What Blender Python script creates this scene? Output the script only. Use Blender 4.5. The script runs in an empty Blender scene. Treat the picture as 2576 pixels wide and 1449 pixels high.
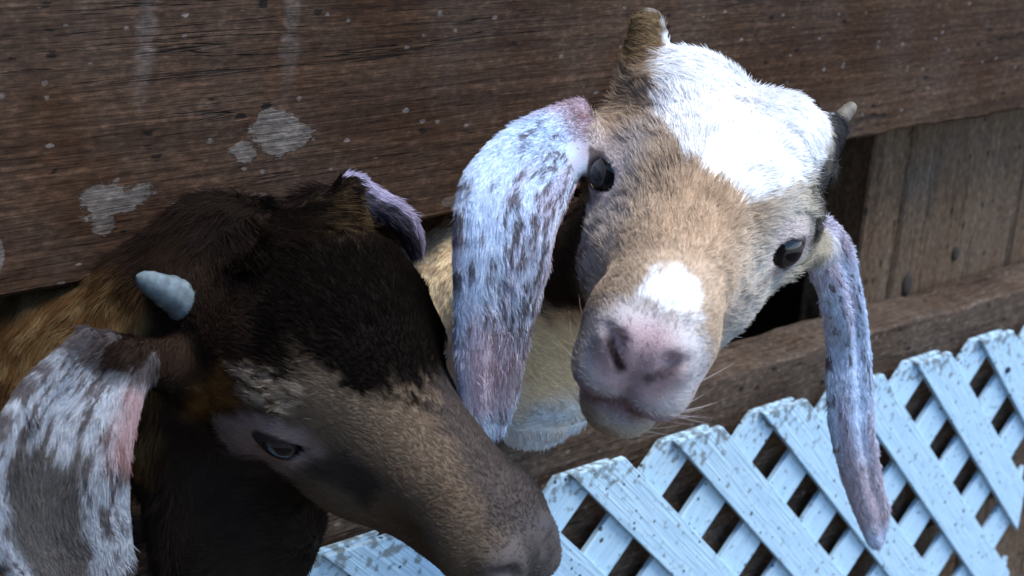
import bpy, math, random
import numpy as np
from mathutils import Matrix, Vector
from mathutils.kdtree import KDTree

random.seed(4)
rng = np.random.default_rng(7)
scene = bpy.context.scene
COL = scene.collection

# ------------------------------------------------------------------ camera
F_AX = np.array([0.62020311, 0.72093295, -0.3091986])     # viewing direction
R_AX = np.array([0.76816043, -0.63805015, 0.05311832])    # to the right
D_AX = np.array([-0.15898947, -0.27045828, -0.94951286])  # downwards
CAM = np.array([-0.48677152, -0.56583017, 0.24267707])
FPX, CX, CY = 3500.0, 1288.0, 724.5
cam_data = bpy.data.cameras.new('camera')
cam = bpy.data.objects.new('camera', cam_data)
COL.objects.link(cam)
M = Matrix.Identity(4)
for i in range(3):
    M[i][0] = R_AX[i]; M[i][1] = -D_AX[i]; M[i][2] = -F_AX[i]; M[i][3] = CAM[i]
cam.matrix_world = M
cam_data.sensor_width = 36.0
cam_data.lens = 36.0 * FPX / 2576.0
cam_data.clip_start = 0.02
cam_data.clip_end = 2000
cam_data.dof.use_dof = True
cam_data.dof.focus_distance = 0.66
cam_data.dof.aperture_fstop = 13.0
scene.camera = cam

# ------------------------------------------------------------------ sky, sun, exposure
SUN_EL, SUN_AZ = 66.0, 155.0        # degrees; azimuth clockwise from +Y
world = bpy.data.worlds.new('World')
scene.world = world
world.use_nodes = True
wn = world.node_tree.nodes
sky = wn.new('ShaderNodeTexSky')
sky.sky_type = 'NISHITA'
sky.sun_disc = False
sky.sun_elevation = math.radians(SUN_EL)
sky.sun_rotation = math.radians(SUN_AZ)
sky.air_density = 1.0
sky.dust_density = 0.15
sky.ozone_density = 4.0
bg = wn['Background']
bg.inputs['Strength'].default_value = 0.13
world.node_tree.links.new(sky.outputs['Color'], bg.inputs['Color'])
sun_data = bpy.data.lights.new('sun', 'SUN')
sun_data.energy = 1.5
sun_data.angle = math.radians(30)
sun_data.color = (1.0, 0.97, 0.93)
sun = bpy.data.objects.new('sun', sun_data)
COL.objects.link(sun)
el, az = math.radians(SUN_EL), math.radians(SUN_AZ)
to_sun = Vector((math.sin(az) * math.cos(el), math.cos(az) * math.cos(el), math.sin(el)))
sun.rotation_euler = to_sun.to_track_quat('Z', 'Y').to_euler()
sun.location = to_sun * 5
scene.view_settings.view_transform = 'Standard'
scene.view_settings.look = 'None'
scene.view_settings.gamma = 1.0
scene.view_settings.exposure = 1.66
scene.view_settings.use_curve_mapping = False


# ------------------------------------------------------------------ helpers
def unpix(x, y, Y):
    """the point of the vertical plane Y seen at photo position x, y"""
    ray = F_AX + (x - CX) / FPX * R_AX + (y - CY) / FPX * D_AX
    return CAM + ray * ((Y - CAM[1]) / ray[1])


def undep(x, y, dep):
    return CAM + dep * (F_AX + (x - CX) / FPX * R_AX + (y - CY) / FPX * D_AX)


def tag(o, label=None, cat=None, group=None, kind=None):
    if label: o['label'] = label
    if cat: o['category'] = cat
    if group: o['group'] = group
    if kind: o['kind'] = kind
    return o


def link(name, data, parent=None, mat=None):
    o = bpy.data.objects.new(name, data)
    COL.objects.link(o)
    if parent is not None: o.parent = parent
    if mat is not None: data.materials.append(mat)
    return o


def np_mesh(name, v, q, smooth=True):
    me = bpy.data.meshes.new(name)
    v = np.asarray(v, np.float32); q = np.asarray(q, np.int32)
    k = q.shape[1]
    me.vertices.add(len(v)); me.vertices.foreach_set('co', v.ravel())
    me.loops.add(q.size); me.loops.foreach_set('vertex_index', q.ravel())
    me.polygons.add(len(q))
    me.polygons.foreach_set('loop_start', np.arange(0, q.size, k, dtype=np.int32))
    me.update(calc_edges=True)
    me.polygons.foreach_set('use_smooth', np.full(len(q), smooth))
    me.validate()
    return me


def vnoise(p, scale, seed=0):
    """value noise in 0..1 on points (n, 3)"""
    p = np.asarray(p, np.float64) * scale + seed * 17.31
    i = np.floor(p).astype(np.int64); f = p - i
    f = f * f * (3 - 2 * f)
    def h(a, b, c):
        n = (a * 374761393 + b * 668265263 + c * 1274126177 + seed * 974711) & 0xffffffff
        n = ((n ^ (n >> 13)) * 1274126177) & 0xffffffff
        n = n ^ (n >> 16)
        return (n & 0xffff) / 65535.0
    out = 0
    for a in (0, 1):
        for b in (0, 1):
            for c in (0, 1):
                w = (f[:, 0] if a else 1 - f[:, 0]) * (f[:, 1] if b else 1 - f[:, 1]) * (f[:, 2] if c else 1 - f[:, 2])
                out = out + w * h(i[:, 0] + a, i[:, 1] + b, i[:, 2] + c)
    return out


def sstep(a, b, x):
    t = np.clip((x - a) / (b - a), 0, 1)
    return t * t * (3 - 2 * t)


def in_poly(px, py, poly):
    """signed-ish distance to a polygon outline, negative inside"""
    poly = np.asarray(poly, float)
    n = len(poly); inside = np.zeros(len(px), bool); d = np.full(len(px), 1e9)
    for i in range(n):
        x1, y1 = poly[i]; x2, y2 = poly[(i + 1) % n]
        c = ((y1 > py) != (y2 > py)) & (px < (x2 - x1) * (py - y1) / (y2 - y1 + 1e-12) + x1)
        inside ^= c
        ex, ey = x2 - x1, y2 - y1
        t = np.clip(((px - x1) * ex + (py - y1) * ey) / (ex * ex + ey * ey), 0, 1)
        d = np.minimum(d, np.hypot(px - x1 - t * ex, py - y1 - t * ey))
    return np.where(inside, -d, d)


# ------------------------------------------------------------------ materials
def new_mat(name):
    m = bpy.data.materials.new(name); m.use_nodes = True
    return m, m.node_tree.nodes, m.node_tree.links, m.node_tree.nodes['Principled BSDF']


def attr_mat(name, rough=0.8, spec=0.2, bump=0.0, bscale=600, sheen=0.0):
    m, n, l, b = new_mat(name)
    a = n.new('ShaderNodeAttribute'); a.attribute_name = 'col'
    l.new(a.outputs['Color'], b.inputs['Base Color'])
    b.inputs['Roughness'].default_value = rough
    b.inputs['Specular IOR Level'].default_value = spec
    b.inputs['Sheen Weight'].default_value = sheen
    if bump:
        t = n.new('ShaderNodeTexNoise'); t.inputs['Scale'].default_value = bscale
        bp = n.new('ShaderNodeBump'); bp.inputs['Strength'].default_value = bump; bp.inputs['Distance'].default_value = .001
        l.new(t.outputs['Fac'], bp.inputs['Height']); l.new(bp.outputs['Normal'], b.inputs['Normal'])
    return m


def ramp(n, stops):
    r = n.new('ShaderNodeValToRGB')
    e = r.color_ramp.elements
    while len(e) > 1: e.remove(e[-1])
    for i, (p, c) in enumerate(stops):
        x = e[0] if i == 0 else e.new(p)
        x.position = p; x.color = (*c, 1) if len(c) == 3 else c
    return r


def mixc(n, l, fac, a, b, mode='MIX'):
    x = n.new('ShaderNodeMix'); x.data_type = 'RGBA'; x.blend_type = mode
    for sock, val in ((x.inputs[0], fac), (x.inputs[6], a), (x.inputs[7], b)):
        if hasattr(val, 'links'): l.new(val, sock)
        elif isinstance(val, (int, float)): sock.default_value = val
        else: sock.default_value = (*val, 1)
    return x.outputs[2]


def mth(n, l, op, a, b=None, clamp=False):
    x = n.new('ShaderNodeMath'); x.operation = op; x.use_clamp = clamp
    for i, v in enumerate((a, b)):
        if v is None: continue
        if hasattr(v, 'links'): l.new(v, x.inputs[i])
        else: x.inputs[i].default_value = v
    return x.outputs[0]


def wood(name, dark, mid, light, grey=0.3, stains=(), streaks=(), seed=0.0, grain=1.0):
    """weathered board, grain along the object's X axis. stains: (x, z, rx, rz) blotches of dried whitewash"""
    m, n, l, b = new_mat(name)
    tc = n.new('ShaderNodeTexCoord')
    def noise(sx, sy, sz, scale, detail=6, rough=.6, off=0.0, dist=0.0):
        mp = n.new('ShaderNodeMapping'); mp.inputs['Scale'].default_value = (sx, sy, sz)
        mp.inputs['Location'].default_value = (seed + off, seed * .7 + off, seed * .3 - off)
        l.new(tc.outputs['Object'], mp.inputs['Vector'])
        t = n.new('ShaderNodeTexNoise'); t.inputs['Scale'].default_value = scale
        t.inputs['Detail'].default_value = detail; t.inputs['Roughness'].default_value = rough
        t.inputs['Distortion'].default_value = dist
        l.new(mp.outputs['Vector'], t.inputs['Vector'])
        return t.outputs['Fac']
    blot_ = noise(1, 3, 3, 7, 4, .6, 15.1)
    broad = noise(1, 4, 4.5, 5.0, 3, .5, 1.3)
    fine = noise(1, 36, 36, 8 * grain, 8, .68, 4.1, .35)
    hair = noise(1, 14, 14, 60 * grain, 4, .65, 9.1)
    line = noise(1, 30, 30, 5 * grain, 4, .5, 2.2, .3)
    blot = noise(1, 1, 1, 13, 6, .6, 6.1)
    gr = mth(n, l, 'ADD', mth(n, l, 'MULTIPLY', fine, .55), mth(n, l, 'ADD', mth(n, l, 'MULTIPLY', broad, .3), mth(n, l, 'MULTIPLY', hair, .25)))
    cr = ramp(n, [(.36, dark), (.52, mid), (.70, light)])
    l.new(gr, cr.inputs[0])
    col = cr.outputs[0]
    # open cracks along the grain
    crk = ramp(n, [(.0, (1, 1, 1)), (.010, (.7, .7, .7)), (.022, (0, 0, 0))])
    l.new(mth(n, l, 'ADD', mth(n, l, 'ABSOLUTE', mth(n, l, 'SUBTRACT', line, .56)), mth(n, l, 'MULTIPLY', mth(n, l, 'SUBTRACT', blot_, .42, True), .16)), crk.inputs[0])
    col = mixc(n, l, mth(n, l, 'MULTIPLY', crk.outputs[0], .85), col, tuple(c * .22 for c in dark))
    # greying in patches
    gm = ramp(n, [(.42, (0, 0, 0)), (.68, (1, 1, 1))]); l.new(blot, gm.inputs[0])
    col = mixc(n, l, mth(n, l, 'MULTIPLY', gm.outputs[0], grey), col, (.11, .085, .065))
    # pits and pale flecks
    def flecks(scale, thr, sx, off):
        mp = n.new('ShaderNodeMapping'); mp.inputs['Scale'].default_value = (sx, 1, 1)
        mp.inputs['Location'].default_value = (seed + off, off, seed)
        l.new(tc.outputs['Object'], mp.inputs['Vector'])
        v = n.new('ShaderNodeTexVoronoi'); v.inputs['Scale'].default_value = scale
        l.new(mp.outputs['Vector'], v.inputs['Vector'])
        hit = mth(n, l, 'LESS_THAN', mth(n, l, 'ADD', v.outputs['Distance'], mth(n, l, 'MULTIPLY', mth(n, l, 'SUBTRACT', hair, .5), .55)), thr)
        sep = n.new('ShaderNodeSeparateColor'); l.new(v.outputs['Color'], sep.inputs[0])
        return mth(n, l, 'MULTIPLY', hit, mth(n, l, 'GREATER_THAN', sep.outputs[0], .72))
    spk = noise(.5, 1, 1, 330, 3, .7, 21.0)
    sr = ramp(n, [(.30, (.45,) * 3), (.52, (1.0,) * 3), (.74, (2.1,) * 3)]); l.new(spk, sr.inputs[0])
    pit = flecks(110, .17, .6, .3)
    col = mixc(n, l, mth(n, l, 'MULTIPLY', pit, .85), col, (.008, .006, .005))
    wf = flecks(150, .17, .7, 2.7)
    col = mixc(n, l, mth(n, l, 'MULTIPLY', wf, .55), col, (.20, .17, .15))
    stain_h = None
    sepx = n.new('ShaderNodeSeparateXYZ'); l.new(tc.outputs['Object'], sepx.inputs[0])
    wob = mth(n, l, 'SUBTRACT', noise(1, 1, 1, 60, 5, .6, 3.3), .5)
    for (sx, sz, rx, rz, amt) in stains:
        dx = mth(n, l, 'DIVIDE', mth(n, l, 'SUBTRACT', sepx.outputs[0], sx), rx)
        dz = mth(n, l, 'DIVIDE', mth(n, l, 'SUBTRACT', sepx.outputs[2], sz), rz)
        d = mth(n, l, 'SQRT', mth(n, l, 'ADD', mth(n, l, 'MULTIPLY', dx, dx), mth(n, l, 'MULTIPLY', dz, dz)))
        d = mth(n, l, 'ADD', d, mth(n, l, 'ADD', mth(n, l, 'MULTIPLY', wob, 2.4), mth(n, l, 'MULTIPLY', mth(n, l, 'SUBTRACT', hair, .5), .8)))
        k = ramp(n, [(.88, (amt,) * 3), (1.0, (0, 0, 0))]); l.new(d, k.inputs[0])
        k = mth(n, l, 'MULTIPLY', k.outputs[0], mth(n, l, 'SUBTRACT', 1.0, pit))
        k = mth(n, l, 'MULTIPLY', k, mth(n, l, 'ADD', .35, mth(n, l, 'MULTIPLY', fine, 1.1)), True)
        col = mixc(n, l, k, col, (.155, .130, .108))
        stain_h = k if stain_h is None else mth(n, l, 'MAXIMUM', stain_h, k)
    for (sx, z0, w, slope, amt) in streaks:       # pale run marks hanging down from the top
        xx = mth(n, l, 'SUBTRACT', mth(n, l, 'SUBTRACT', sepx.outputs[0], sx), mth(n, l, 'MULTIPLY', mth(n, l, 'SUBTRACT', sepx.outputs[2], z0), slope))
        d = mth(n, l, 'ADD', mth(n, l, 'DIVIDE', mth(n, l, 'ABSOLUTE', xx), w), mth(n, l, 'ADD', mth(n, l, 'MULTIPLY', wob, 1.6), mth(n, l, 'MULTIPLY', mth(n, l, 'SUBTRACT', fine, .5), 2.2)))
        k = ramp(n, [(.45, (1,) * 3), (1.05, (0, 0, 0))]); l.new(d, k.inputs[0])
        zz = ramp(n, [(.0, (0,) * 3), (1.0, (1,) * 3)])
        l.new(mth(n, l, 'DIVIDE', mth(n, l, 'SUBTRACT', sepx.outputs[2], z0), .03), zz.inputs[0])
        k = mth(n, l, 'MULTIPLY', mth(n, l, 'MULTIPLY', k.outputs[0], zz.outputs[0]), amt)
        col = mixc(n, l, k, col, (.12, .095, .08))
    col = mixc(n, l, .8, col, sr.outputs[0], 'MULTIPLY')
    l.new(col, b.inputs['Base Color'])
    b.inputs['Roughness'].default_value = .82
    b.inputs['Specular IOR Level'].default_value = .12
    hgt = mth(n, l, 'ADD', gr, mth(n, l, 'MULTIPLY', crk.outputs[0], -.5))
    hgt = mth(n, l, 'ADD', hgt, mth(n, l, 'MULTIPLY', pit, -.4))
    if stain_h is not None: hgt = mth(n, l, 'ADD', hgt, mth(n, l, 'MULTIPLY', stain_h, .5))
    bp = n.new('ShaderNodeBump'); bp.inputs['Strength'].default_value = .9; bp.inputs['Distance'].default_value = .0022
    l.new(hgt, bp.inputs['Height']); l.new(bp.outputs['Normal'], b.inputs['Normal'])
    return m


def paint_mat():
    m, n, l, b = new_mat('pale_blue_white_paint')
    tc = n.new('ShaderNodeTexCoord')
    mp = n.new('ShaderNodeMapping'); mp.inputs['Scale'].default_value = (1, 22, 22)
    l.new(tc.outputs['Object'], mp.inputs['Vector'])
    gr = n.new('ShaderNodeTexNoise'); gr.inputs['Scale'].default_value = 22; gr.inputs['Detail'].default_value = 6
    l.new(mp.outputs['Vector'], gr.inputs['Vector'])
    geo = n.new('ShaderNodeNewGeometry')
    sx = n.new('ShaderNodeSeparateXYZ'); l.new(geo.outputs['Position'], sx.inputs[0])
    col = ramp(n, [(.3, (.33, .50, .63)), (.6, (.44, .62, .74))]); l.new(gr.outputs['Fac'], col.inputs[0])
    c = col.outputs[0]
    # mould and grime gathering towards the sawn tops, flecks of dirt everywhere
    no = n.new('ShaderNodeTexNoise'); no.inputs['Scale'].default_value = 170; no.inputs['Detail'].default_value = 5
    l.new(geo.outputs['Position'], no.inputs['Vector'])
    hi = mth(n, l, 'MULTIPLY', mth(n, l, 'SUBTRACT', sx.outputs[2], -.160), 1 / .031, True)
    g = mth(n, l, 'ADD', no.outputs['Fac'], mth(n, l, 'MULTIPLY', hi, .16))
    gm = ramp(n, [(.60, (0,) * 3), (.72, (1,) * 3)]); l.new(g, gm.inputs[0])
    c = mixc(n, l, mth(n, l, 'MULTIPLY', gm.outputs[0], .75), c, (.10, .10, .085))
    def flecks(scale, thr, pick):
        v = n.new('ShaderNodeTexVoronoi'); v.inputs['Scale'].default_value = scale
        l.new(geo.outputs['Position'], v.inputs['Vector'])
        sp = n.new('ShaderNodeSeparateColor'); l.new(v.outputs['Color'], sp.inputs[0])
        dd = mth(n, l, 'ADD', v.outputs['Distance'], mth(n, l, 'MULTIPLY', mth(n, l, 'SUBTRACT', no.outputs['Fac'], .5), .4))
        return mth(n, l, 'MULTIPLY', mth(n, l, 'LESS_THAN', dd, thr), mth(n, l, 'GREATER_THAN', sp.outputs[0], pick))
    c = mixc(n, l, mth(n, l, 'MULTIPLY', flecks(150, .16, .66), .9), c, (.015, .02, .03))
    c = mixc(n, l, mth(n, l, 'MULTIPLY', flecks(90, .13, .75), .9), c, (.02, .02, .025))
    l.new(c, b.inputs['Base Color'])
    b.inputs['Roughness'].default_value = .55
    bp = n.new('ShaderNodeBump'); bp.inputs['Strength'].default_value = .7; bp.inputs['Distance'].default_value = .0012
    l.new(gr.outputs['Fac'], bp.inputs['Height']); l.new(bp.outputs['Normal'], b.inputs['Normal'])
    return m


def flat_mat(name, col, rough=.7, spec=.3, metal=0):
    m, n, l, b = new_mat(name)
    t = n.new('ShaderNodeTexNoise'); t.inputs['Scale'].default_value = 300
    tc = n.new('ShaderNodeTexCoord'); l.new(tc.outputs['Object'], t.inputs['Vector'])
    r = ramp(n, [(.3, tuple(c * .7 for c in col)), (.7, tuple(min(1, c * 1.2) for c in col))])
    l.new(t.outputs['Fac'], r.inputs[0]); l.new(r.outputs[0], b.inputs['Base Color'])
    b.inputs['Roughness'].default_value = rough; b.inputs['Specular IOR Level'].default_value = spec
    b.inputs['Metallic'].default_value = metal
    return m


# ------------------------------------------------------------------ setting: ground
def dirt():
    m, n, l, b = new_mat('dirt')
    tc = n.new('ShaderNodeTexCoord')
    t = n.new('ShaderNodeTexNoise'); t.inputs['Scale'].default_value = 25; t.inputs['Detail'].default_value = 9
    l.new(tc.outputs['Object'], t.inputs['Vector'])
    r = ramp(n, [(.3, (.035, .022, .015)), (.7, (.11, .075, .055))]); l.new(t.outputs['Fac'], r.inputs[0])
    l.new(r.outputs[0], b.inputs['Base Color']); b.inputs['Roughness'].default_value = .95
    bp = n.new('ShaderNodeBump'); bp.inputs['Distance'].default_value = .01; l.new(t.outputs['Fac'], bp.inputs['Height'])
    l.new(bp.outputs['Normal'], b.inputs['Normal'])
    return m


GZ = -0.46
gxy = np.concatenate([[-600, -60, -8], np.linspace(-2, 3, 41), [8, 60, 600]])
gx, gy = np.meshgrid(gxy, gxy, indexing='ij')
gp = np.stack([gx.ravel(), gy.ravel(), 0 * gx.ravel()], 1)
near = (np.abs(gp[:, 0]) < 3.1) & (np.abs(gp[:, 1]) < 3.1)
gp[:, 2] = np.where(near, (vnoise(gp, 3.1, 5) - .5) * .02, 0) + GZ
ng = len(gxy)
ii = np.arange(ng * ng).reshape(ng, ng)
gq = np.stack([ii[:-1, :-1], ii[1:, :-1], ii[1:, 1:], ii[:-1, 1:]], -1).reshape(-1, 4)
tag(link('ground', np_mesh('ground', gp, gq), None, dirt()), kind='structure')

# ------------------------------------------------------------------ the plank shed wall
W_FRONT = 0.012      # front face of the rails
shed = bpy.data.objects.new('animal_shed', None)
COL.objects.link(shed)
shed.location = (.15, .03, GZ)
tag(shed, 'dark weathered plank shed wall with an open gap the goats look out of', 'shed')


def board(name, x0, x1, z0, z1, y0, y1, mat, vertical=False, seg=60, wob=.0012, seed=0, tilt=0.0, parent=shed):
    """one rough-sawn board with slightly uneven edges; grain along local X"""
    Lx = (z1 - z0) if vertical else (x1 - x0)
    Wz = (x1 - x0) if vertical else (z1 - z0)
    T = y1 - y0
    r = np.random.default_rng(seed + 100)
    e = .0022
    prof = [(-Wz / 2 + e, -T / 2), (Wz / 2 - e, -T / 2), (Wz / 2, -T / 2 + e), (Wz / 2, T / 2 - e), (Wz / 2 - e, T / 2),
            (-Wz / 2 + e, T / 2), (-Wz / 2, T / 2 - e), (-Wz / 2, -T / 2 + e)]
    xs = np.linspace(-Lx / 2, Lx / 2, seg + 1)
    ph = r.uniform(0, 6.28, 6)
    up = (np.sin(xs * 23 + ph[0]) * .5 + np.sin(xs * 61 + ph[1]) * .35 + r.normal(0, .35, seg + 1)) * wob
    lo = (np.sin(xs * 19 + ph[2]) * .5 + np.sin(xs * 53 + ph[3]) * .35 + r.normal(0, .35, seg + 1)) * wob
    bow = np.sin(xs * 4 + ph[4]) * .0012
    v = []
    for i, x in enumerate(xs):
        for (z, y) in prof:
            v.append((x, y + bow[i], z + (up[i] if z > 0 else lo[i])))
    k = len(prof); q = []
    for i in range(seg):
        for j in range(k):
            a = i * k + j; b = i * k + (j + 1) % k
            q.append((a, b, b + k, a + k))
    me = bpy.data.meshes.new(name)
    me.from_pydata(v, [], q + [tuple(range(k))[::-1], tuple(seg * k + j for j in range(k))])
    import bmesh
    bm = bmesh.new(); bm.from_mesh(me); bmesh.ops.recalc_face_normals(bm, faces=bm.faces); bm.to_mesh(me); bm.free()
    o = link(name, me, parent, mat)
    o.location = Vector(((x0 + x1) / 2, (y0 + y1) / 2, (z0 + z1) / 2)) - (shed.location if parent is shed else Vector())
    o.rotation_euler = (0, (-math.pi / 2 if vertical else 0) + tilt, 0)
    return o


TILT = math.radians(-1.3)


def untilt(x, z):
    return (x * math.cos(TILT) - z * math.sin(TILT), x * math.sin(TILT) + z * math.cos(TILT))


def stain_at(px, py, rx, rz, amt, cx, cz):
    p = unpix(px, py, W_FRONT)
    return untilt(p[0] - cx, p[2] - cz) + (rx, rz, amt)


UX0, UX1, UZ0, UZ1 = -1.25, 1.65, .0495, .2895
ucx, ucz = (UX0 + UX1) / 2, (UZ0 + UZ1) / 2
st = [stain_at(300, 510, .0155, .0085, .85, ucx, ucz), stain_at(268, 560, .006, .006, .6, ucx, ucz),
      stain_at(690, 335, .014, .013, .85, ucx, ucz), stain_at(745, 345, .011, .007, .8, ucx, ucz), stain_at(615, 385, .009, .006, .8, ucx, ucz),
      stain_at(1170, 505, .016, .004, .5, ucx, ucz), stain_at(-8, 640, .003, .010, .8, ucx, ucz), stain_at(1120, 560, .01, .003, .4, ucx, ucz)]
sk = []
for (px, py, w, sl, am) in ((346, 320, .0056, .16, .50), (720, 270, .0055, .10, .42), (205, 90, .007, .1, .2)):
    p = unpix(px, py, W_FRONT)
    sk.append(untilt(p[0] - ucx, p[2] - ucz) + (w, sl, am))
m_up = wood('dark_stained_wood', (.011, .0045, .0019), (.040, .0185, .0085), (.092, .049, .026), .30, st, sk, 0.0)
m_up2 = wood('dark_stained_wood_plain', (.011, .0045, .0019), (.040, .0185, .0085), (.092, .049, .026), .30, (), (), 3.7)
m_beam = wood('grey_brown_wood', (.022, .0125, .0075), (.058, .037, .024), (.115, .080, .056), .45, (), (), 7.3)
m_post = wood('grey_weathered_wood', (.052, .027, .013), (.110, .065, .036), (.165, .112, .070), .5, (), (), 11.1, .6)
m_dark = wood('dark_old_wood', (.02, .014, .010), (.04, .028, .020), (.07, .05, .04), .2, (), (), 5.5)  # a darker brown old wood

board('plank', UX0, UX1, UZ0, UZ1, W_FRONT, W_FRONT + .038, m_up, seg=260, seed=1, tilt=math.radians(-1.3))
for k in range(2):
    board('plank', UX0, UX1, UZ1 + .041 + k * .245, UZ1 + .041 + .24 + k * .245, W_FRONT, W_FRONT + .038, m_up2, seed=2 + k)
board('rail', UX0, UX1, -.305, -.101, W_FRONT, W_FRONT + .045, m_beam, seg=260, seed=5, wob=.0016)
# uprights behind the rails, with a gap between them
BY0, BY1 = W_FRONT + .047, W_FRONT + .069
board('post', .413, .459, GZ - .05, .80, BY0 - .001, BY1 + .03, m_post, True, seed=8, tilt=math.radians(.5))
for x0, x1, s in ((.462, .642, 9), (.645, .77, 10), (.773, .91, 11), (.913, 1.08, 12), (1.083, 1.25, 13), (1.253, 1.42, 14), (1.423, 1.645, 15)):
    board('upright_board', x0, x1, GZ - .05, .80, BY0 + .002, BY1, m_post, True, seed=s)
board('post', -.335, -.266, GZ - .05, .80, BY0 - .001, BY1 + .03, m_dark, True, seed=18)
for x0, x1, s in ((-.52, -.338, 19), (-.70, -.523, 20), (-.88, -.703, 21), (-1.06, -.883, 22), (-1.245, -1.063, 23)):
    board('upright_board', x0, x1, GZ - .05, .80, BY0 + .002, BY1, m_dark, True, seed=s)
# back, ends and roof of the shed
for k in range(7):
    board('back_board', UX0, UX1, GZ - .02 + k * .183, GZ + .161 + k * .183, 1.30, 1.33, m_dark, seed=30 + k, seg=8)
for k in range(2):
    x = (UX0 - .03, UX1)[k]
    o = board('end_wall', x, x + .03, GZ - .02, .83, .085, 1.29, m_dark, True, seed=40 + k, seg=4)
for k in range(5):  # unseen side wall, added to block skylight and darken the left
    o = board('added_shade_plank', -1.9, -.02, GZ + .01 + k * .243, GZ + .248 + k * .243, -.012, .012, m_dark, seed=60 + k, seg=40)
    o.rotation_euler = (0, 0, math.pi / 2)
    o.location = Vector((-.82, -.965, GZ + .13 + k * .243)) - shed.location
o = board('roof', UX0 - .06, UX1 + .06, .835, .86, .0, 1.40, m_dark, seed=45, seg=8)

# knots in the pale upright boards
def knot(px, py, rx, rz, Y):
    p = unpix(px, py, Y)
    v, q = [], []
    n = 16
    for r_, dy in ((1.0, 0.0004), (.72, -.0012), (.3, -.0008), (.0, -.0010)):
        for i in range(n):
            a = 2 * math.pi * i / n
            v.append((math.cos(a) * r_ * rx, dy, math.sin(a) * r_ * rz))
    for j in range(3):
        for i in range(n):
            q.append((j * n + i, j * n + (i + 1) % n, (j + 1) * n + (i + 1) % n, (j + 1) * n + i))
    o = link('knot', np_mesh('knot', v, q), shed, m_knot)
    o.location = Vector(p) - shed.location
    return o


m_knot = flat_mat('dark_knot', (.035, .024, .017))
for a in ((2284, 716, .0062, .0105), (2405, 638, .0045, .0068), (2245, 1365, .003, .003)):
    if a[1] < 900: knot(*a, BY0 + .0008)

# ------------------------------------------------------------------ lattice panel
m_paint = paint_mat()
PER = .09
LX, LZ_TOP = .0732, -.1290
WS, TS = .0330, .0044
lat = bpy.data.objects.new('lattice_panel', None)
COL.objects.link(lat)
lat.location = (.1, .006, GZ)
tag(lat, 'speckled pale blue white wooden lattice leaning flat against the lower rail', 'lattice')
LXR = unpix(2572, 1235, 0)[0]
kx = round((LXR - .008 - LX) / (PER / 2))
LXR = LX + kx * PER / 2 + .008
LXL, LZB = -.62, -.44
import bmesh


def clip(poly, nx, nz, c):
    out = []
    for i in range(len(poly)):
        a, b = poly[i], poly[(i + 1) % len(poly)]
        da, db = a[0] * nx + a[1] * nz - c, b[0] * nx + b[1] * nz - c
        if da <= 0: out.append(a)
        if (da < 0) != (db < 0) and abs(da - db) > 1e-12:
            t = da / (da - db); out.append((a[0] + t * (b[0] - a[0]), a[1] + t * (b[1] - a[1])))
    return out


crossZ = LZ_TOP + .0038
for fam in (0, 1):
    dx = 1 if fam == 0 else -1           # 0: runs down to the right, in front
    for k in range(-14, 20):
        cx = LX + k * PER
        u = np.array([dx, -1]) / math.sqrt(2); w = np.array([1, dx]) / math.sqrt(2)
        c0 = np.array([cx, crossZ])
        a, b = -.1, 1.2
        h = WS / 2 * random.uniform(.97, 1.02)
        jit = w * random.uniform(-.0008, .0008)
        poly = [tuple(c0 + jit + u * s + w * t * h) for s, t in ((a, -1), (b, -1), (b, 1), (a, 1))]
        for nx, nz, c in ((0, 1, LZ_TOP + random.uniform(-.0012, .0008)), (1, 0, LXR + random.uniform(-.001, 0)), (-1, 0, -LXL), (0, -1, -LZB)):
            poly = clip(poly, nx, nz, c)
            if len(poly) < 3: break
        if len(poly) < 3: continue
        y0 = -.0044 if fam == 0 else .0003
        bm = bmesh.new()
        pts = np.array(poly); mid = pts.mean(0)
        # local frame: X along the slat
        def loc(p): return ((p[0] - mid[0]) * u[0] + (p[1] - mid[1]) * u[1], (p[0] - mid[0]) * w[0] + (p[1] - mid[1]) * w[1])
        f_ = [bm.verts.new((loc(p)[0], -TS / 2, loc(p)[1])) for p in poly]
        try: fc = bm.faces.new(f_)
        except ValueError: bm.free(); continue
        ex = bmesh.ops.extrude_face_region(bm, geom=[fc])
        for e in ex['geom']:
            if isinstance(e, bmesh.types.BMVert): e.co.y += TS
        bmesh.ops.recalc_face_normals(bm, faces=bm.faces)
        bmesh.ops.bevel(bm, geom=list(bm.edges), offset=.0008, segments=2, affect='EDGES', profile=.6)
        me = bpy.data.meshes.new('slat'); bm.to_mesh(me); bm.free()
        o = link('slat', me, lat, m_paint)
        mw = Matrix(((u[0], 0, w[0], mid[0]), (0, 1, 0, y0 + TS / 2), (u[1], 0, w[1], mid[1]), (0, 0, 0, 1)))
        o.matrix_world = Matrix.Identity(4)
        o.matrix_local = Matrix.Translation(-lat.location) @ mw
m_nail = flat_mat('rusty_nail', (.03, .035, .06), .5, .4, .6)
bm = bmesh.new()
bmesh.ops.create_cone(bm, cap_ends=True, segments=14, radius1=.0030, radius2=.0026, depth=.0016)
bmesh.ops.bevel(bm, geom=list(bm.edges), offset=.0003, segments=1, affect='EDGES')
me = bpy.data.meshes.new('nail'); bm.to_mesh(me); bm.free()
o = link('nail', me, lat, m_nail)
o.rotation_euler = (math.pi / 2, 0, 0)
o.location = Vector(unpix(2537, 931, -.006)) - lat.location


# ------------------------------------------------------------------ goats
def ell(P, c, r):
    q = [(P[i] - c[i]) / r[i] for i in range(3)]
    k0 = np.sqrt(q[0] ** 2 + q[1] ** 2 + q[2] ** 2)
    return (k0 - 1) * min(r) * .6 + (k0 - 1) * (sum(r) / 3) * .4


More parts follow.
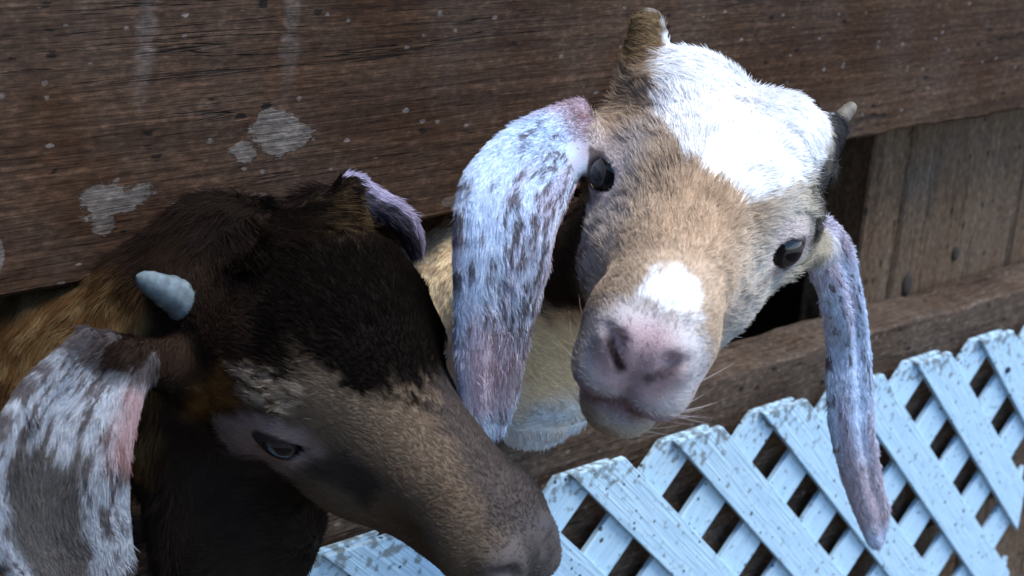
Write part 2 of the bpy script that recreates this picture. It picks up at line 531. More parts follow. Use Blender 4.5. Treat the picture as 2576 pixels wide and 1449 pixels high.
def cap(P, a, b, ra, rb):
    a = np.asarray(a, np.float32); b = np.asarray(b, np.float32); ab = b - a
    t = ((P[0] - a[0]) * ab[0] + (P[1] - a[1]) * ab[1] + (P[2] - a[2]) * ab[2]) / float(ab @ ab)
    t = np.clip(t, 0, 1)
    d = np.sqrt((P[0] - a[0] - t * ab[0]) ** 2 + (P[1] - a[1] - t * ab[1]) ** 2 + (P[2] - a[2] - t * ab[2]) ** 2)
    return d - (ra + (rb - ra) * t)


def smin(a, b, k):
    h = np.maximum(k - np.abs(a - b), 0) / k
    return np.minimum(a, b) - h * h * k * .25


def smax(a, b, k):
    return -smin(-a, -b, k)


def nets(Fv, ax, ay, az):
    S = Fv < 0
    a = S[:-1, :-1, :-1].astype(np.uint8)
    cnt = np.zeros(a.shape, np.uint8)
    for i in (0, 1):
        for j in (0, 1):
            for k in (0, 1):
                cnt += S[i:S.shape[0] - 1 + i, j:S.shape[1] - 1 + j, k:S.shape[2] - 1 + k]
    I, J, K = np.nonzero((cnt > 0) & (cnt < 8))
    idx = np.full(cnt.shape, -1, np.int32); idx[I, J, K] = np.arange(len(I))
    cor = [(i, j, k) for i in (0, 1) for j in (0, 1) for k in (0, 1)]
    acc = np.zeros((len(I), 3)); n = np.zeros(len(I))
    for p in cor:
        for d in range(3):
            if p[d]: continue
            q = list(p); q[d] = 1
            fa = Fv[I + p[0], J + p[1], K + p[2]]; fb = Fv[I + q[0], J + q[1], K + q[2]]
            m = (fa < 0) != (fb < 0)
            t = np.where(m, fa / (fa - fb + 1e-12), 0)
            A = np.stack([ax[I + p[0]], ay[J + p[1]], az[K + p[2]]], 1)
            B = np.stack([ax[I + q[0]], ay[J + q[1]], az[K + q[2]]], 1)
            acc += np.where(m[:, None], A + (B - A) * t[:, None], 0); n += m
    V = acc / n[:, None]
    Q = []
    for d in range(3):
        sl0 = [slice(None)] * 3; sl1 = [slice(None)] * 3
        sl0[d] = slice(0, -1); sl1[d] = slice(1, None)
        for k in range(3):
            if k != d:
                sl0[k] = slice(1, -1); sl1[k] = slice(1, -1)
        s0 = S[tuple(sl0)]; s1 = S[tuple(sl1)]
        X = np.argwhere(s0 != s1)
        if not len(X): continue
        sg = s0[tuple(X.T)]
        o1, o2 = [k for k in range(3) if k != d]
        if d == 1: o1, o2 = o2, o1
        base = X.copy()
        for k in (o1, o2): base[:, k] += 1
        def at(da, db):
            b = base.copy(); b[:, o1] -= da; b[:, o2] -= db
            return idx[b[:, 0], b[:, 1], b[:, 2]]
        q = np.stack([at(0, 0), at(1, 0), at(1, 1), at(0, 1)], 1)
        q[~sg] = q[~sg][:, ::-1]
        Q.append(q)
    return V, np.concatenate(Q)


def catmull(P, n):
    P = np.asarray(P, float)
    ext = np.vstack([2 * P[0] - P[1], P, 2 * P[-1] - P[-2]])
    t = np.linspace(0, len(P) - 1 - 1e-6, n); i = t.astype(int); f = (t - i)[:, None]
    a, b, c, d = ext[i], ext[i + 1], ext[i + 2], ext[i + 3]
    return .5 * (2 * b + (c - a) * f + (2 * a - 5 * b + 4 * c - d) * f ** 2 + (3 * b - a - 3 * c + d) * f ** 3)


def ear_sheet(outer, inner, Y0, Y1, cup=.9, lean=0.0, rows=110, cols=44, yfun=None):
    """a hanging ear as a bent sheet, in cm; edges follow the two outlines, cup = depth of its fold"""
    n = len(outer); A = []; B = []
    for i in range(n):
        s = i / (n - 1)
        y = Y0 + (Y1 - Y0) * min(1, s * 2.2) if yfun is None else yfun(s)
        A.append(unpix(*outer[i], y + lean)); B.append(unpix(*inner[i], y - lean))
    A = catmull(A, rows) * 100; B = catmull(B, rows) * 100
    u = np.linspace(0, 1, cols)
    S = A[:, None, :] * (1 - u)[None, :, None] + B[:, None, :] * u[None, :, None]
    du = np.gradient(S, axis=1); dv = np.gradient(S, axis=0)
    nn = np.cross(du, dv); nn /= np.linalg.norm(nn, axis=2, keepdims=True) + 1e-9
    toc = (CAM * 100 - S); nn *= np.sign((nn * toc).sum(2, keepdims=True))
    v = np.linspace(0, 1, rows)
    prof = (1 - (2 * u - 1) ** 2)[None, :] * np.sin(np.clip(v, 0, 1) * math.pi * .85 + .35)[:, None]
    fold = .25 * np.sin(u * 9 + 1)[None, :] * np.sin(v * 3)[:, None]
    S = S + nn * (cup * prof + fold)[:, :, None]
    uv = np.stack(np.broadcast_arrays(u[None, :], v[:, None]), -1).reshape(-1, 2)
    return S.reshape(-1, 3), uv, A, dv.reshape(-1, 3)


class Goat:
    def __init__(self, Rw, t, scale):
        self.R = np.array(Rw); self.t = np.array(t) * 100; self.s = scale
    def w(self, p): return self.t + self.R @ (np.asarray(p, float) * self.s)
    def l(self, P): return (np.asarray(P) - self.t) @ self.R / self.s


def build_body(g, fine, coarse_lo, coarse_hi, head, world, ears, h=.17, hc=1.3):
    axs = []
    for d in range(3):
        lo, hi = fine[0][d], fine[1][d]
        nfi = int(round((hi - lo) / h)); f = lo + h * np.arange(nfi + 1)
        a = np.arange(lo - hc, coarse_lo[d] - hc, -hc)[::-1]; b = np.arange(f[-1] + hc, coarse_hi[d] + hc, hc)
        axs.append((np.concatenate([a, f, b]).astype(np.float32), len(a), nfi + 1))
    ax, ay, az = (a[0] for a in axs)
    X = ax[:, None, None]; Y = ay[None, :, None]; Z = az[None, None, :]
    R = g.R.astype(np.float32); t = g.t.astype(np.float32)
    dx, dy, dz = X - t[0], Y - t[1], Z - t[2]
    L = [(R[0, k] * dx + R[1, k] * dy + R[2, k] * dz) / np.float32(g.s) for k in range(3)]
    Fh = head(L) * g.s
    Fv = world(Fh, (X, Y, Z))
    # ears
    o = [a[1] for a in axs]; nf = [a[2] for a in axs]
    for (pts, th) in ears:
        E = np.full(nf, 3.0, np.float32)
        b = [fine[0][d] for d in range(3)]
        ci = [np.round((pts[:, d] - b[d]) / h).astype(int) for d in range(3)]
        Rr = int(math.ceil((th + .85) / h))
        rg = np.arange(-Rr, Rr + 1)
        flat = E.ravel()
        for i in rg:
            for j in rg:
                if i * i + j * j > Rr * Rr: continue
                for k in rg:
                    if i * i + j * j + k * k > Rr * Rr: continue
                    gi, gj, gk = ci[0] + i, ci[1] + j, ci[2] + k
                    ok = (gi >= 0) & (gj >= 0) & (gk >= 0) & (gi < nf[0]) & (gj < nf[1]) & (gk < nf[2])
                    d = np.sqrt((b[0] + gi * h - pts[:, 0]) ** 2 + (b[1] + gj * h - pts[:, 1]) ** 2 + (b[2] + gk * h - pts[:, 2]) ** 2) - th
                    fi = ((gi * nf[1] + gj) * nf[2] + gk)
                    np.minimum.at(flat, fi[ok], d[ok].astype(np.float32))
        sub = Fv[o[0]:o[0] + nf[0], o[1]:o[1] + nf[1], o[2]:o[2] + nf[2]]
        sub[...] = smin(sub, flat.reshape(nf), .7)
    return nets(Fv, ax.astype(float), ay.astype(float), az.astype(float))


def smooth(V, Q, it=3):
    n = len(V)
    e = np.concatenate([Q[:, [0, 1]], Q[:, [1, 2]], Q[:, [2, 3]], Q[:, [3, 0]]])
    e = np.concatenate([e, e[:, ::-1]])
    cnt = np.bincount(e[:, 0], minlength=n).astype(float)
    for k in range(it):
        for lam in (.55, -.57 if k < it - 1 else -.3):
            A = np.stack([np.bincount(e[:, 0], weights=V[e[:, 1], d], minlength=n) for d in range(3)], 1) / cnt[:, None]
            V = V + lam * (A - V)
    return V


def biggest(V, Q):
    """keep the largest connected piece"""
    n = len(V); lab = np.arange(n)
    while True:
        m = lab[Q].min(1)
        new = lab.copy()
        for c in range(4): np.minimum.at(new, Q[:, c], m)
        new = new[new]
        if (new == lab).all(): break
        lab = new
    big = np.bincount(lab).argmax(); keep = lab == big
    mp = np.cumsum(keep) - 1
    return V[keep], mp[Q[keep[Q].all(1)]]


def head_sdf(L, lid=.68):
    x, y, z = L
    A = (np.abs(x), y, z)
    F = ell(A, (0, -2.6, .6), (4.35, 5.5, 4.5))
    F = smin(F, ell(A, (0, -1.6, 2.6), (3.6, 4.6, 2.7)), 1.6)
    F = smin(F, ell(A, (3.15, -.2, 1.3), (1.5, 2.1, 1.7)), 1.4)          # brow and orbit
    F = smin(F, ell(A, (3.55, -2.1, .7), (1.9, 2.3, 2.3)), 1.4)          # temple
    F = smin(F, cap(A, (0, 1.0, .8), (0, 9.4, -.2), 3.3, 2.15), 1.8)    # nasal bridge
    F = smin(F, ell(A, (2.3, 1.0, -1.8), (1.8, 4.2, 2.4)), 1.8)          # cheek
    F = smin(F, cap(A, (0, -2.0, -2.6), (0, 9.0, -3.6), 2.7, 1.75), 1.6) # jaw
    F = smin(F, ell(A, (0, 10.2, -1.3), (2.55, 2.2, 2.2)), 1.4)          # muzzle
    F = smin(F, ell(A, (1.0, 11.3, -2.6), (1.35, 1.3, 1.25)), .8)        # upper lip
    F = smin(F, ell(A, (0, 10.3, -4.5), (1.5, 1.5, 1.1)), .8)            # chin
    F = smin(F, ell(A, (.9, 12.0, -.9), (1.05, .8, 1.1)), .6)            # nose wings
    F = smin(F, ell(A, (3.95, .95, 1.05), (1.1, 1.2, 1.15)), .5)           # lids
    F = smax(F, -ell(A, (4.7, 1.95, 1.03), (1.1, 1.2, lid)), .15)
    F = smax(F, -cap(A, (.62, 13.0, -1.8), (1.05, 12.7, -.75), .24, .30), .2)
    F = smax(F, -cap(A, (1.05, 12.8, -.75), (1.8, 12.4, -.5), .24, .16), .28)   # nostrils
    F = smax(F, -cap(A, (0, 12.9, -1.9), (0, 12.3, -3.4), .16, .22), .35)         # philtrum
    F = smax(F, -cap(A, (0, 12.4, -3.5), (1.6, 11.2, -3.85), .18, .2), .3)      # mouth
    F = smax(F, -cap(A, (1.6, 11.4, -3.75), (2.7, 8.2, -3.5), .16, .14), .3)
    return F


def sph_patch(F, P, c, r, k):
    return smin(F, ell(P, c, r), k)


SKIN = attr_mat('goat_skin', .6, .2, .5, 900)
SKIN_DARK = attr_mat('dark_goat_skin', .8, .03, .4, 900)
FUR = attr_mat('goat_fur', .8, .0)
_n, _l = FUR.node_tree.nodes, FUR.node_tree.links
_tr = _n.new('ShaderNodeBsdfTranslucent'); _mx = _n.new('ShaderNodeMixShader'); _mx.inputs[0].default_value = .08
_l.new(_n['Attribute'].outputs['Color'], _tr.inputs['Color'])
_l.new(_n['Principled BSDF'].outputs[0], _mx.inputs[1]); _l.new(_tr.outputs[0], _mx.inputs[2])
_l.new(_mx.outputs[0], _n['Material Output'].inputs['Surface'])
HORN = flat_mat('horn_grey_brown', (.17, .145, .11), .6, .3)
HORN_W = flat_mat('horn_blue_grey', (.13, .165, .18), .85, .1)


def eye_mat():
    m, n, l, b = new_mat('goat_eye')
    tc = n.new('ShaderNodeTexCoord'); s = n.new('ShaderNodeSeparateXYZ'); l.new(tc.outputs['Object'], s.inputs[0])
    # object axes: X outwards, Y along the slit, Z up
    a = mth(n, l, 'POWER', mth(n, l, 'DIVIDE', s.outputs[1], .0058), 2.0)
    c = mth(n, l, 'POWER', mth(n, l, 'DIVIDE', s.outputs[2], .0026), 2.0)
    pr = ramp(n, [(.8, (.002, .002, .003)), (1.0, (.035, .032, .030))]); l.new(mth(n, l, 'ADD', a, c), pr.inputs[0])
    r2 = mth(n, l, 'SQRT', mth(n, l, 'ADD', mth(n, l, 'POWER', s.outputs[1], 2.0), mth(n, l, 'POWER', s.outputs[2], 2.0)))
    k = mth(n, l, 'GREATER_THAN', r2, .0062)
    l.new(mixc(n, l, k, pr.outputs[0], (.008, .007, .008)), b.inputs['Base Color'])
    b.inputs['Roughness'].default_value = .08; b.inputs['Specular IOR Level'].default_value = .35
    return m


EYE = eye_mat()


def add_eye(goat, g, side, O, rad=1.02):
    bm = bmesh.new(); bmesh.ops.create_uvsphere(bm, u_segments=28, v_segments=18, radius=rad * g.s / 100)
    for f in bm.faces: f.smooth = True
    me = bpy.data.meshes.new('eye'); bm.to_mesh(me); bm.free()
    o = link('eye', me, goat, EYE)
    out = g.R @ np.array([side, .85, .04]); out /= np.linalg.norm(out)
    fw = g.R @ np.array([0, 1., 0]); fw -= out * (fw @ out); fw /= np.linalg.norm(fw)
    up = np.cross(out, fw)
    c = g.w((side * 4.0, 1.1, 1.05)) / 100 - O
    o.matrix_local = Matrix([[out[i], fw[i], up[i], c[i]] for i in range(3)] + [[0, 0, 0, 1]])
    return o


def add_horn(goat, g, base, tip, r, O, mat, bend=(0, 0, 0), taper=.35):
    base, tip = g.w(base), g.w(tip)
    n, m = 26, 14
    ax_ = tip - base; L = np.linalg.norm(ax_); ax_ /= L
    s = np.cross(ax_, [0.3, .5, .8]); s /= np.linalg.norm(s); q_ = np.cross(ax_, s)
    bd = g.R @ np.array(bend, float)
    v = []; q = []
    for i in range(n + 1):
        t = i / n
        c = base + ax_ * L * t + bd * math.sin(t * math.pi) * g.s
        rr = r * g.s * (1 - taper * t) * math.sqrt(max(0, 1 - max(0, (t - .8) / .2) ** 2)) + .01
        rr *= 1 + .03 * math.sin(i * 1.9) + random.uniform(-.04, .04)
        for j in range(m):
            a = 2 * math.pi * j / m
            v.append((c + (s * math.cos(a) + q_ * math.sin(a) * .85) * rr) / 100 - O)
    for i in range(n):
        for j in range(m):
            q.append((i * m + j, i * m + (j + 1) % m, (i + 1) * m + (j + 1) % m, (i + 1) * m + j))
    return link('horn', np_mesh('horn', v, q), goat, mat)


def add_fur(goat, V, Q, N, O, count, fn, name='fur', vary=.2):
    """fn(points cm, normals) -> density, length cm, flow, lift, colour, width"""
    T = np.concatenate([Q[:, [0, 1, 2]], Q[:, [0, 2, 3]]])
    C = V[T].mean(1); NN = N[T].mean(1); NN /= np.linalg.norm(NN, axis=1, keepdims=True)
    ar = np.linalg.norm(np.cross(V[T[:, 1]] - V[T[:, 0]], V[T[:, 2]] - V[T[:, 0]]), axis=1) / 2
    d = fn(C, NN, True)
    w = ar * d; w /= w.sum()
    pick = rng.choice(len(T), count, p=w)
    b1 = np.sqrt(rng.random(count)); b2 = rng.random(count)
    wt = np.stack([1 - b1, b1 * (1 - b2), b1 * b2], 1)
    P = (V[T[pick]] * wt[:, :, None]).sum(1); n = (N[T[pick]] * wt[:, :, None]).sum(1)
    n /= np.linalg.norm(n, axis=1, keepdims=True)
    ln, flow, lift, col, wid = fn(P, n, False)
    flow = flow - n * (flow * n).sum(1, keepdims=True)
    flow /= np.linalg.norm(flow, axis=1, keepdims=True) + 1e-9
    # clumps: neighbouring hairs lean the same way
    j = np.stack([vnoise(P, .9, 31 + k) - .5 for k in range(3)], 1) * .9 + np.stack([vnoise(P, 2.6, 41 + k) - .5 for k in range(3)], 1) * .9
    d0 = flow + n * lift[:, None] + j + rng.normal(0, .16, (count, 3))
    d0 /= np.linalg.norm(d0, axis=1, keepdims=True)
    bend = flow * .8 - n * .45 * lift[:, None]
    npt = 4
    tt = np.linspace(0, 1, npt)
    ln = ln * rng.uniform(.6, 1.2, count)
    pts = P[:, None, :] - n[:, None, :] * .04 + ln[:, None, None] * (tt[None, :, None] * d0[:, None, :] + .35 * (tt ** 2)[None, :, None] * bend[:, None, :])
    # keep tips out of the skin
    below = ((pts - P[:, None, :]) * n[:, None, :]).sum(2)
    fix = np.maximum(0, .05 * tt[None, :] - below)
    pts = pts + fix[:, :, None] * n[:, None, :]
    cu = bpy.data.hair_curves.new(name)
    cu.add_curves([npt] * count)
    cu.attributes['position'].data.foreach_set('vector', (pts / 100 - O).astype(np.float32).ravel())
    ra = cu.attributes.get('radius') or cu.attributes.new('radius', 'FLOAT', 'POINT')
    rad = (wid[:, None] * np.array([1, .9, .65, .15])[None, :]) / 100
    ra.data.foreach_set('value', rad.astype(np.float32).ravel())
    ca = cu.attributes.new('col', 'FLOAT_COLOR', 'CURVE')
    var = np.exp(rng.normal(0, vary, (count, 1)))
    cc = np.concatenate([np.clip(col * var, 0, .95), np.ones((count, 1))], 1)
    ca.data.foreach_set('color', cc.astype(np.float32).ravel())
    return link(name, cu, goat, FUR)


def lerp(a, b, t):
    return a + (np.asarray(b, float) - a) * t[:, None]


class EarIndex:
    def __init__(self, sheets):
        self.k = []
        for pts, uv, _, dv in sheets:
            kd = KDTree(len(pts))
            for i, p in enumerate(pts): kd.insert(p, i)
            kd.balance(); self.k.append((kd, pts.min(0) - .9, pts.max(0) + .9, uv, dv))
    def query(self, P):
        n = len(P); best = np.full(n, 9.0); eid = np.full(n, -1); uv = np.zeros((n, 2)); dv = np.zeros((n, 3))
        for e, (kd, lo, hi, UV, DV) in enumerate(self.k):
            I = np.nonzero(((P > lo) & (P < hi)).all(1))[0]
            for i in I:
                _, j, d = kd.find(P[i])
                if d < best[i]:
                    best[i] = d; eid[i] = e; uv[i] = UV[j]; dv[i] = DV[j]
        eid[best > .55] = -1
        return eid, uv, dv


def finish_goat(name, g, V, Q, O, colour, label):
    V, Q = biggest(V, Q)
    V = smooth(V, Q)
    me = np_mesh(name, V / 100 - O, Q)
    N = np.zeros(len(V) * 3, np.float32); me.vertices.foreach_get('normal', N); N = N.reshape(-1, 3).astype(float)
    c = colour(V, N)
    at = me.attributes.new('col', 'FLOAT_COLOR', 'POINT')
    at.data.foreach_set('color', np.concatenate([c, np.ones((len(c), 1))], 1).astype(np.float32).ravel())
    o = link(name, me, None, SKIN if g is g1 else SKIN_DARK)
    o.location = Vector(O)
    tag(o, label, 'goat', 'goats putting their heads out through the shed wall')
    return o, V, Q, N


def legs(F, P, spots, top, r0=2.6, r1=1.3):
    for (x, y) in spots:
        F = smin(F, cap(P, (x, y, top), (x, y + 1.2, top * .45 + GZ * 55), r0 * 1.5, r0 * .75), 2.0)
        F = smin(F, cap(P, (x, y + 1.2, top * .45 + GZ * 55), (x, y, GZ * 100 + 3.5), r0 * .75, r1), 1.0)
        F = smin(F, cap(P, (x, y, GZ * 100 + 3.5), (x, y - .6, GZ * 100 + 1.4), r1, r1 * 1.25), .8)
    return F


# ---- the tan goat with the white forehead -------------------------------------------------
g1 = Goat([[-0.5988, -0.7826, 0.1272], [0.7422, -0.6019, -0.2789], [0.3009, -0.0726, 0.9413]], [-0.0312, -0.1563, 0.0804], 1.0)
O1 = np.array([.05, .30, GZ])
earA = ear_sheet([(1462, 262), (1385, 285), (1310, 318), (1222, 385), (1165, 470), (1150, 600), (1152, 740), (1156, 860), (1164, 960), (1182, 1040), (1222, 1095)],
                 [(1478, 405), (1450, 435), (1428, 480), (1398, 550), (1380, 610), (1364, 690), (1340, 760), (1316, 855), (1300, 932), (1284, 1005), (1256, 1075)],
                 -.112, -.135, .8)
earB = ear_sheet([(2078, 556), (2106, 584), (2130, 642), (2149, 730), (2164, 830), (2175, 950), (2182, 1080), (2201, 1200), (2222, 1290), (2210, 1368)],
                 [(2042, 664), (2053, 690), (2072, 735), (2088, 800), (2095, 870), (2096, 960), (2102, 1080), (2132, 1205), (2168, 1305), (2196, 1368)],
                 -.155, -.13, .35)


def head1(L):
    F = head_sdf(L)
    # hairy horn bases
    F = smin(F, cap(L, (4.0, -4.2, 2.6), (5.3, -5.6, 6.1), 1.6, .8), 1.6)
    F = smin(F, cap(L, (-3.8, -4.6, 3.2), (-4.5, -6.3, 4.9), 1.4, .75), 1.4)
    # woolly forehead tufts either side of the parting
    F = smin(F, ell(L, (2.0, -3.4, 4.6), (2.5, 3.0, 1.9)), 1.2)
    F = smin(F, ell(L, (-2.2, -3.4, 4.4), (2.2, 3.0, 1.8)), 1.0)
    return F


def world1(F, P):
    n0 = g1.w((0, -4.5, -1.0))
    F = smin(F, cap(P, n0, (1.2, -5.0, .5), 3.9, 4.4), 2.0)
    F = smin(F, cap(P, (1.2, -5.0, .5), (0.6, 5.0, -2.4), 4.4, 5.4), 2.0)
    F = smin(F, cap(P, (0.6, 6.0, -2.6), (0.5, 14, -6.0), 5.4, 10.0), 3.0)
    bc = unpix(1345, 925, -.05) * 100
    F = smin(F, ell(P, bc, (3.3, 3.3, 4.3)), 3.0)          # brisket hanging over the rail
    F = smin(F, ell(P, unpix(1365, 815, -.055) * 100, (2.6, 2.6, 3.6)), 3.0)   # throat
    for e_, a_ in ((earA, (3.6, -4.2, .6)), (earB, (-3.6, -1.8, -.2))):
        F = smin(F, cap(P, g1.w(a_), e_[0].reshape(110, 44, 3)[3, 22], 1.5, .75), 1.0)
    F = smin(F, cap(P, (0.5, 18, -9.0), (1.5, 50, -8.0), 10.5, 11.0), 4.0)
    F = smin(F, cap(P, (1.5, 58, -5.0), (1.5, 66, -1.0), 2.2, 1.2), 2.0)
    return legs(F, P, ((-4.5, 17), (6, 17), (-4, 50), (6.5, 50)), -14.)


V, Q = build_body(g1, ((-18., -30., -19.), (23., 4., 23.)), (-20, -31, -48), (25, 70, 24), head1, world1, [(earA[0], .30), (earB[0], .28)])
EI1 = EarIndex([earA, earB])
VR = g1.R.T @ R_AX; VD = g1.R.T @ D_AX      # a fixed chart of the face, in the head's own axes


def chart1(P):
    """photo-like chart of the face: a fixed oblique projection in head axes (cm)"""
    L = g1.l(P)
    return L, L @ VR, L @ VD


# coat markings in head axes (cm)
PATCH = [(-.8, -9.2), (1.7, -12), (6.8, -12), (7.2, -11), (7.0, -7.0), (6.63, -4.83), (5.87, -3.67), (5.56, -2.44), (3.94, -1.32), (1.59, -.68), (.45, -1.06), (-.48, -2.27), (-1.17, -3.39), (-1.66, -4.71), (-1.63, -5.67), (-1.07, -7.34)]
SNIP = [(-2.7, 2.2), (-1.7, 1.95), (-1.0, 2.7), (-.85, 3.95), (-2.0, 3.75), (-3.4, 3.15)]
MUZ = [(-5.6, 5.16), (-5.02, 3.96), (-4.1, 3.14), (-3.02, 3.0), (-2.01, 3.49), (-1.16, 3.82), (-.4, 5.14), (-.3, 6.39), (-1.2, 7.6), (-3.58, 8.6), (-5.6, 7.0)]
CHK = [(-5.9, .8), (-5.17, .6), (-4.75, 2.41), (-4.95, 3.82), (-4.9, 5.31), (-5.3, 6.1), (-6.2, 4.5)]


def col1(P, N, hair=False):
    L, cu_, cv_ = chart1(P)
    x, y, z = L.T
    n1 = vnoise(P, .8, 1); n2 = vnoise(P, 2.5, 2); n3 = vnoise(P * np.array([1, 1, 1]), 6, 3)
    c = np.tile(np.array([.43, .325, .23]), (len(P), 1))
    c = lerp(c, (.58, .44, .31), sstep(.35, .75, n1) * .6)
    # paler grey-fawn cheeks below the eyes and along the jaw
    ck = sstep(2.0, 3.6, np.abs(x)) * sstep(-1, 2, y) * sstep(9.5, 6, y)
    c = lerp(c, (.51, .45, .41), ck * .95)
    c = lerp(c, (.52, .51, .42), sstep(-1.5, -4.5, x) * sstep(11, 4, y) * .55)  # lit side of the face: its green-grey light put into the colour
    # darker brown by the right cheek: dark hair plus ear-side shadow in the colour
    d = in_poly(cu_, cv_, CHK)
    c = lerp(c, (.11, .055, .028), sstep(.7, -.6, d + (n2 - .5)) * .85)
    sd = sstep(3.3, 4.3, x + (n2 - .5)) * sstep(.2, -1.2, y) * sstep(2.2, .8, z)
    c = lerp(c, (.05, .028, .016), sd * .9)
    # bridge warm
    c = lerp(c, (.46, .31, .19), sstep(2.2, .8, np.abs(x)) * sstep(2, 5, y) * sstep(10, 8, y) * .5)
    # eye surrounds
    er = np.hypot(y - 1.25, (z - 1.05) * 1.25); es = (np.abs(x) > 3.2)
    c = lerp(c, (.52, .44, .42), sstep(2.6, 1.3, er) * es * .8)
    c = lerp(c, (.05, .035, .035), sstep(1.22, 1.02, er) * es * .9)
    # muzzle
    d = in_poly(cu_, cv_, MUZ)
    mz = sstep(.35, -.5, d + (n2 - .5) * .5) * (y > 6)
    c = lerp(c, (.49, .46, .46), mz * .9)
    np_ = sstep(2.2, 1.2, np.hypot(x, (z + 1.3) * 1.1)) * sstep(11.0, 12.0, y)
    c = lerp(c, (.54, .36, .37), np_ * .8)
    lp = sstep(.7, .2, np.abs(z + 3.65)) * (y > 8.5)
    c = lerp(c, (.40, .27, .31), lp * .8)
    ax_ = np.abs(x)
    tn = np.clip(((ax_ - .55) * 1.2 + (z + 1.75) * 1.2) / 2.88, 0, 1)
    dn = np.hypot(ax_ - .55 - 1.2 * tn, z + 1.75 - 1.2 * tn) + .5 * np.maximum(0, 11.9 - y)
    c = lerp(c, (.03, .016, .018), sstep(.32, .1, dn) * sstep(1.0, .6, tn) * (y > 11) * np.where(x > 0, 1, .75))  # nostril slits: shade of the hollows painted in dark
    tl = np.clip((y - 1.9) / 3.8, 0, 1)
    dt = np.hypot(np.abs(x) - (4.35 - 1.1 * tl), z - (.25 - 1.2 * tl)) + 2 * np.maximum(0, np.abs(y - 3.8) - 1.9)
    c = lerp(c, (.14, .10, .08), sstep(.55, .1, dt + (n3 - .5) * .3) * .65)  # shading of the grooves below the eyes, drawn as dark streaks
    c = lerp(c, (.45, .40, .30), sstep(-4.0, -5.0, z) * (y > 5) * .7)
    # horn bases brown, dark temple on the far side
    hb = sstep(2.3, 1.2, np.hypot(x - 4.9, (y + 5.2))) * sstep(3.2, 4.6, z)
    c = lerp(c, (.20, .125, .055), hb * .85)
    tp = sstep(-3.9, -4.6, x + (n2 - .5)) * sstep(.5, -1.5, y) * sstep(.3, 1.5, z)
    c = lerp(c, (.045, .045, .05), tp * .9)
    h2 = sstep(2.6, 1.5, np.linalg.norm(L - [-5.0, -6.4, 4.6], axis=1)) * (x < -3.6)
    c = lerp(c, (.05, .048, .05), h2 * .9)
    # back of the head and neck to cream
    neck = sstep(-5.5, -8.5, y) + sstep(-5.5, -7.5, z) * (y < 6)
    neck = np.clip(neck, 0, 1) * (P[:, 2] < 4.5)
    c = lerp(c, (.05, .028, .016), neck * sstep(-1.5, -3.5, P[:, 1]) * sstep(.8, 2.4, P[:, 2] + (n2 - .5)))  # upper neck: shadow strip beside the ear put into the colour
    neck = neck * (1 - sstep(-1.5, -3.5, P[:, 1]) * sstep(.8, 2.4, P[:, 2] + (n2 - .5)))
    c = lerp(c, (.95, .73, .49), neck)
    c = lerp(c, (.72, .83, .92), sstep(-2.0, -5.5, P[:, 2] + (n1 - .5) * 3) * neck * .85)  # lower brisket whiter, with blue skylight put into its colour
    # white forehead and snip
    d = in_poly(cu_, cv_, PATCH) + (n2 - .5) * .8 + (n3 - .5) * .4
    wh = sstep(.25, -.25, d) * (y < 4) * (N @ (-F_AX) > -.35)
    c = lerp(c, (.93, .93, .93), wh)
    d = in_poly(cu_, cv_, SNIP) + (n2 - .5) * .4
    c = lerp(c, (.88, .88, .87), sstep(.15, -.2, d) * (y > 6))
    # nostrils and mouth line dark
    no = np.minimum(np.hypot(np.abs(x) - 1.1, (z + 1.2)), 9)
    er2 = sstep(2.6, 1.2, np.linalg.norm(P - earB[0].reshape(110, 44, 3)[4, 22], axis=1)) * (x < -3.9)
    c = lerp(c, (.60, .60, .64), er2 * .85)
    # ears
    eid, uv, _ = EI1.query(P)
    e = eid >= 0
    if e.any():
        u, v = uv[e, 0], uv[e, 1]; q = np.stack([u * 9, v * 9, eid[e] * 5.0], 1)
        a = vnoise(q * np.array([2.4, 1.0, 1]), 2.0, 11); b = vnoise(q * np.array([3.2, 1.5, 1]), 3.6, 12)
        ce = np.tile(np.array([.55, .65, .80]), (e.sum(), 1))
        ce = lerp(ce, (.48, .36, .42), sstep(.5, .8, vnoise(q, .6, 14)) * .45)
        mid = np.where(eid[e] == 0, sstep(.45, .1, np.abs(u - .5)) * sstep(.12, .3, v), .1)
        fl = sstep(.60, .70, a * .55 + b * .45 + mid * .12)
        ce = lerp(ce, (.09, .065, .07), fl * .85)
        pk = np.where(eid[e] == 0, sstep(.16, .04, v), sstep(.28, .1, v) * .5)
        ce = lerp(ce, (.36, .19, .18), pk * .75)
        tip = np.where(eid[e] == 1, sstep(.62, .8, v) * sstep(.97, .88, v), 0)
        ce = lerp(ce, (.46, .36, .38), tip * .7)
        ce = lerp(ce, (.40, .22, .21), np.where(eid[e] == 0, sstep(.80, .97, u) * sstep(.6, .3, v), 0) * .75)
        ce = lerp(ce, (.50, .36, .42), np.where(eid[e] == 0, sstep(.6, .3, np.abs(u - .4)) * sstep(.6, .75, v) * sstep(.95, .85, v), 0) * .6)
        c[e] = ce
    return np.clip(c, .005, .93)


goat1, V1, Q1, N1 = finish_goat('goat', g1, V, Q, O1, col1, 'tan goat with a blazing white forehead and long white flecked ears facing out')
for s in (1, -1): add_eye(goat1, g1, s, O1)
add_horn(goat1, g1, (5.2, -5.5, 5.9), (5.6, -6.1, 7.1), .66, O1, HORN)
add_horn(goat1, g1, (-4.4, -6.0, 4.7), (-5.1, -7.3, 6.3), .55, O1, HORN)


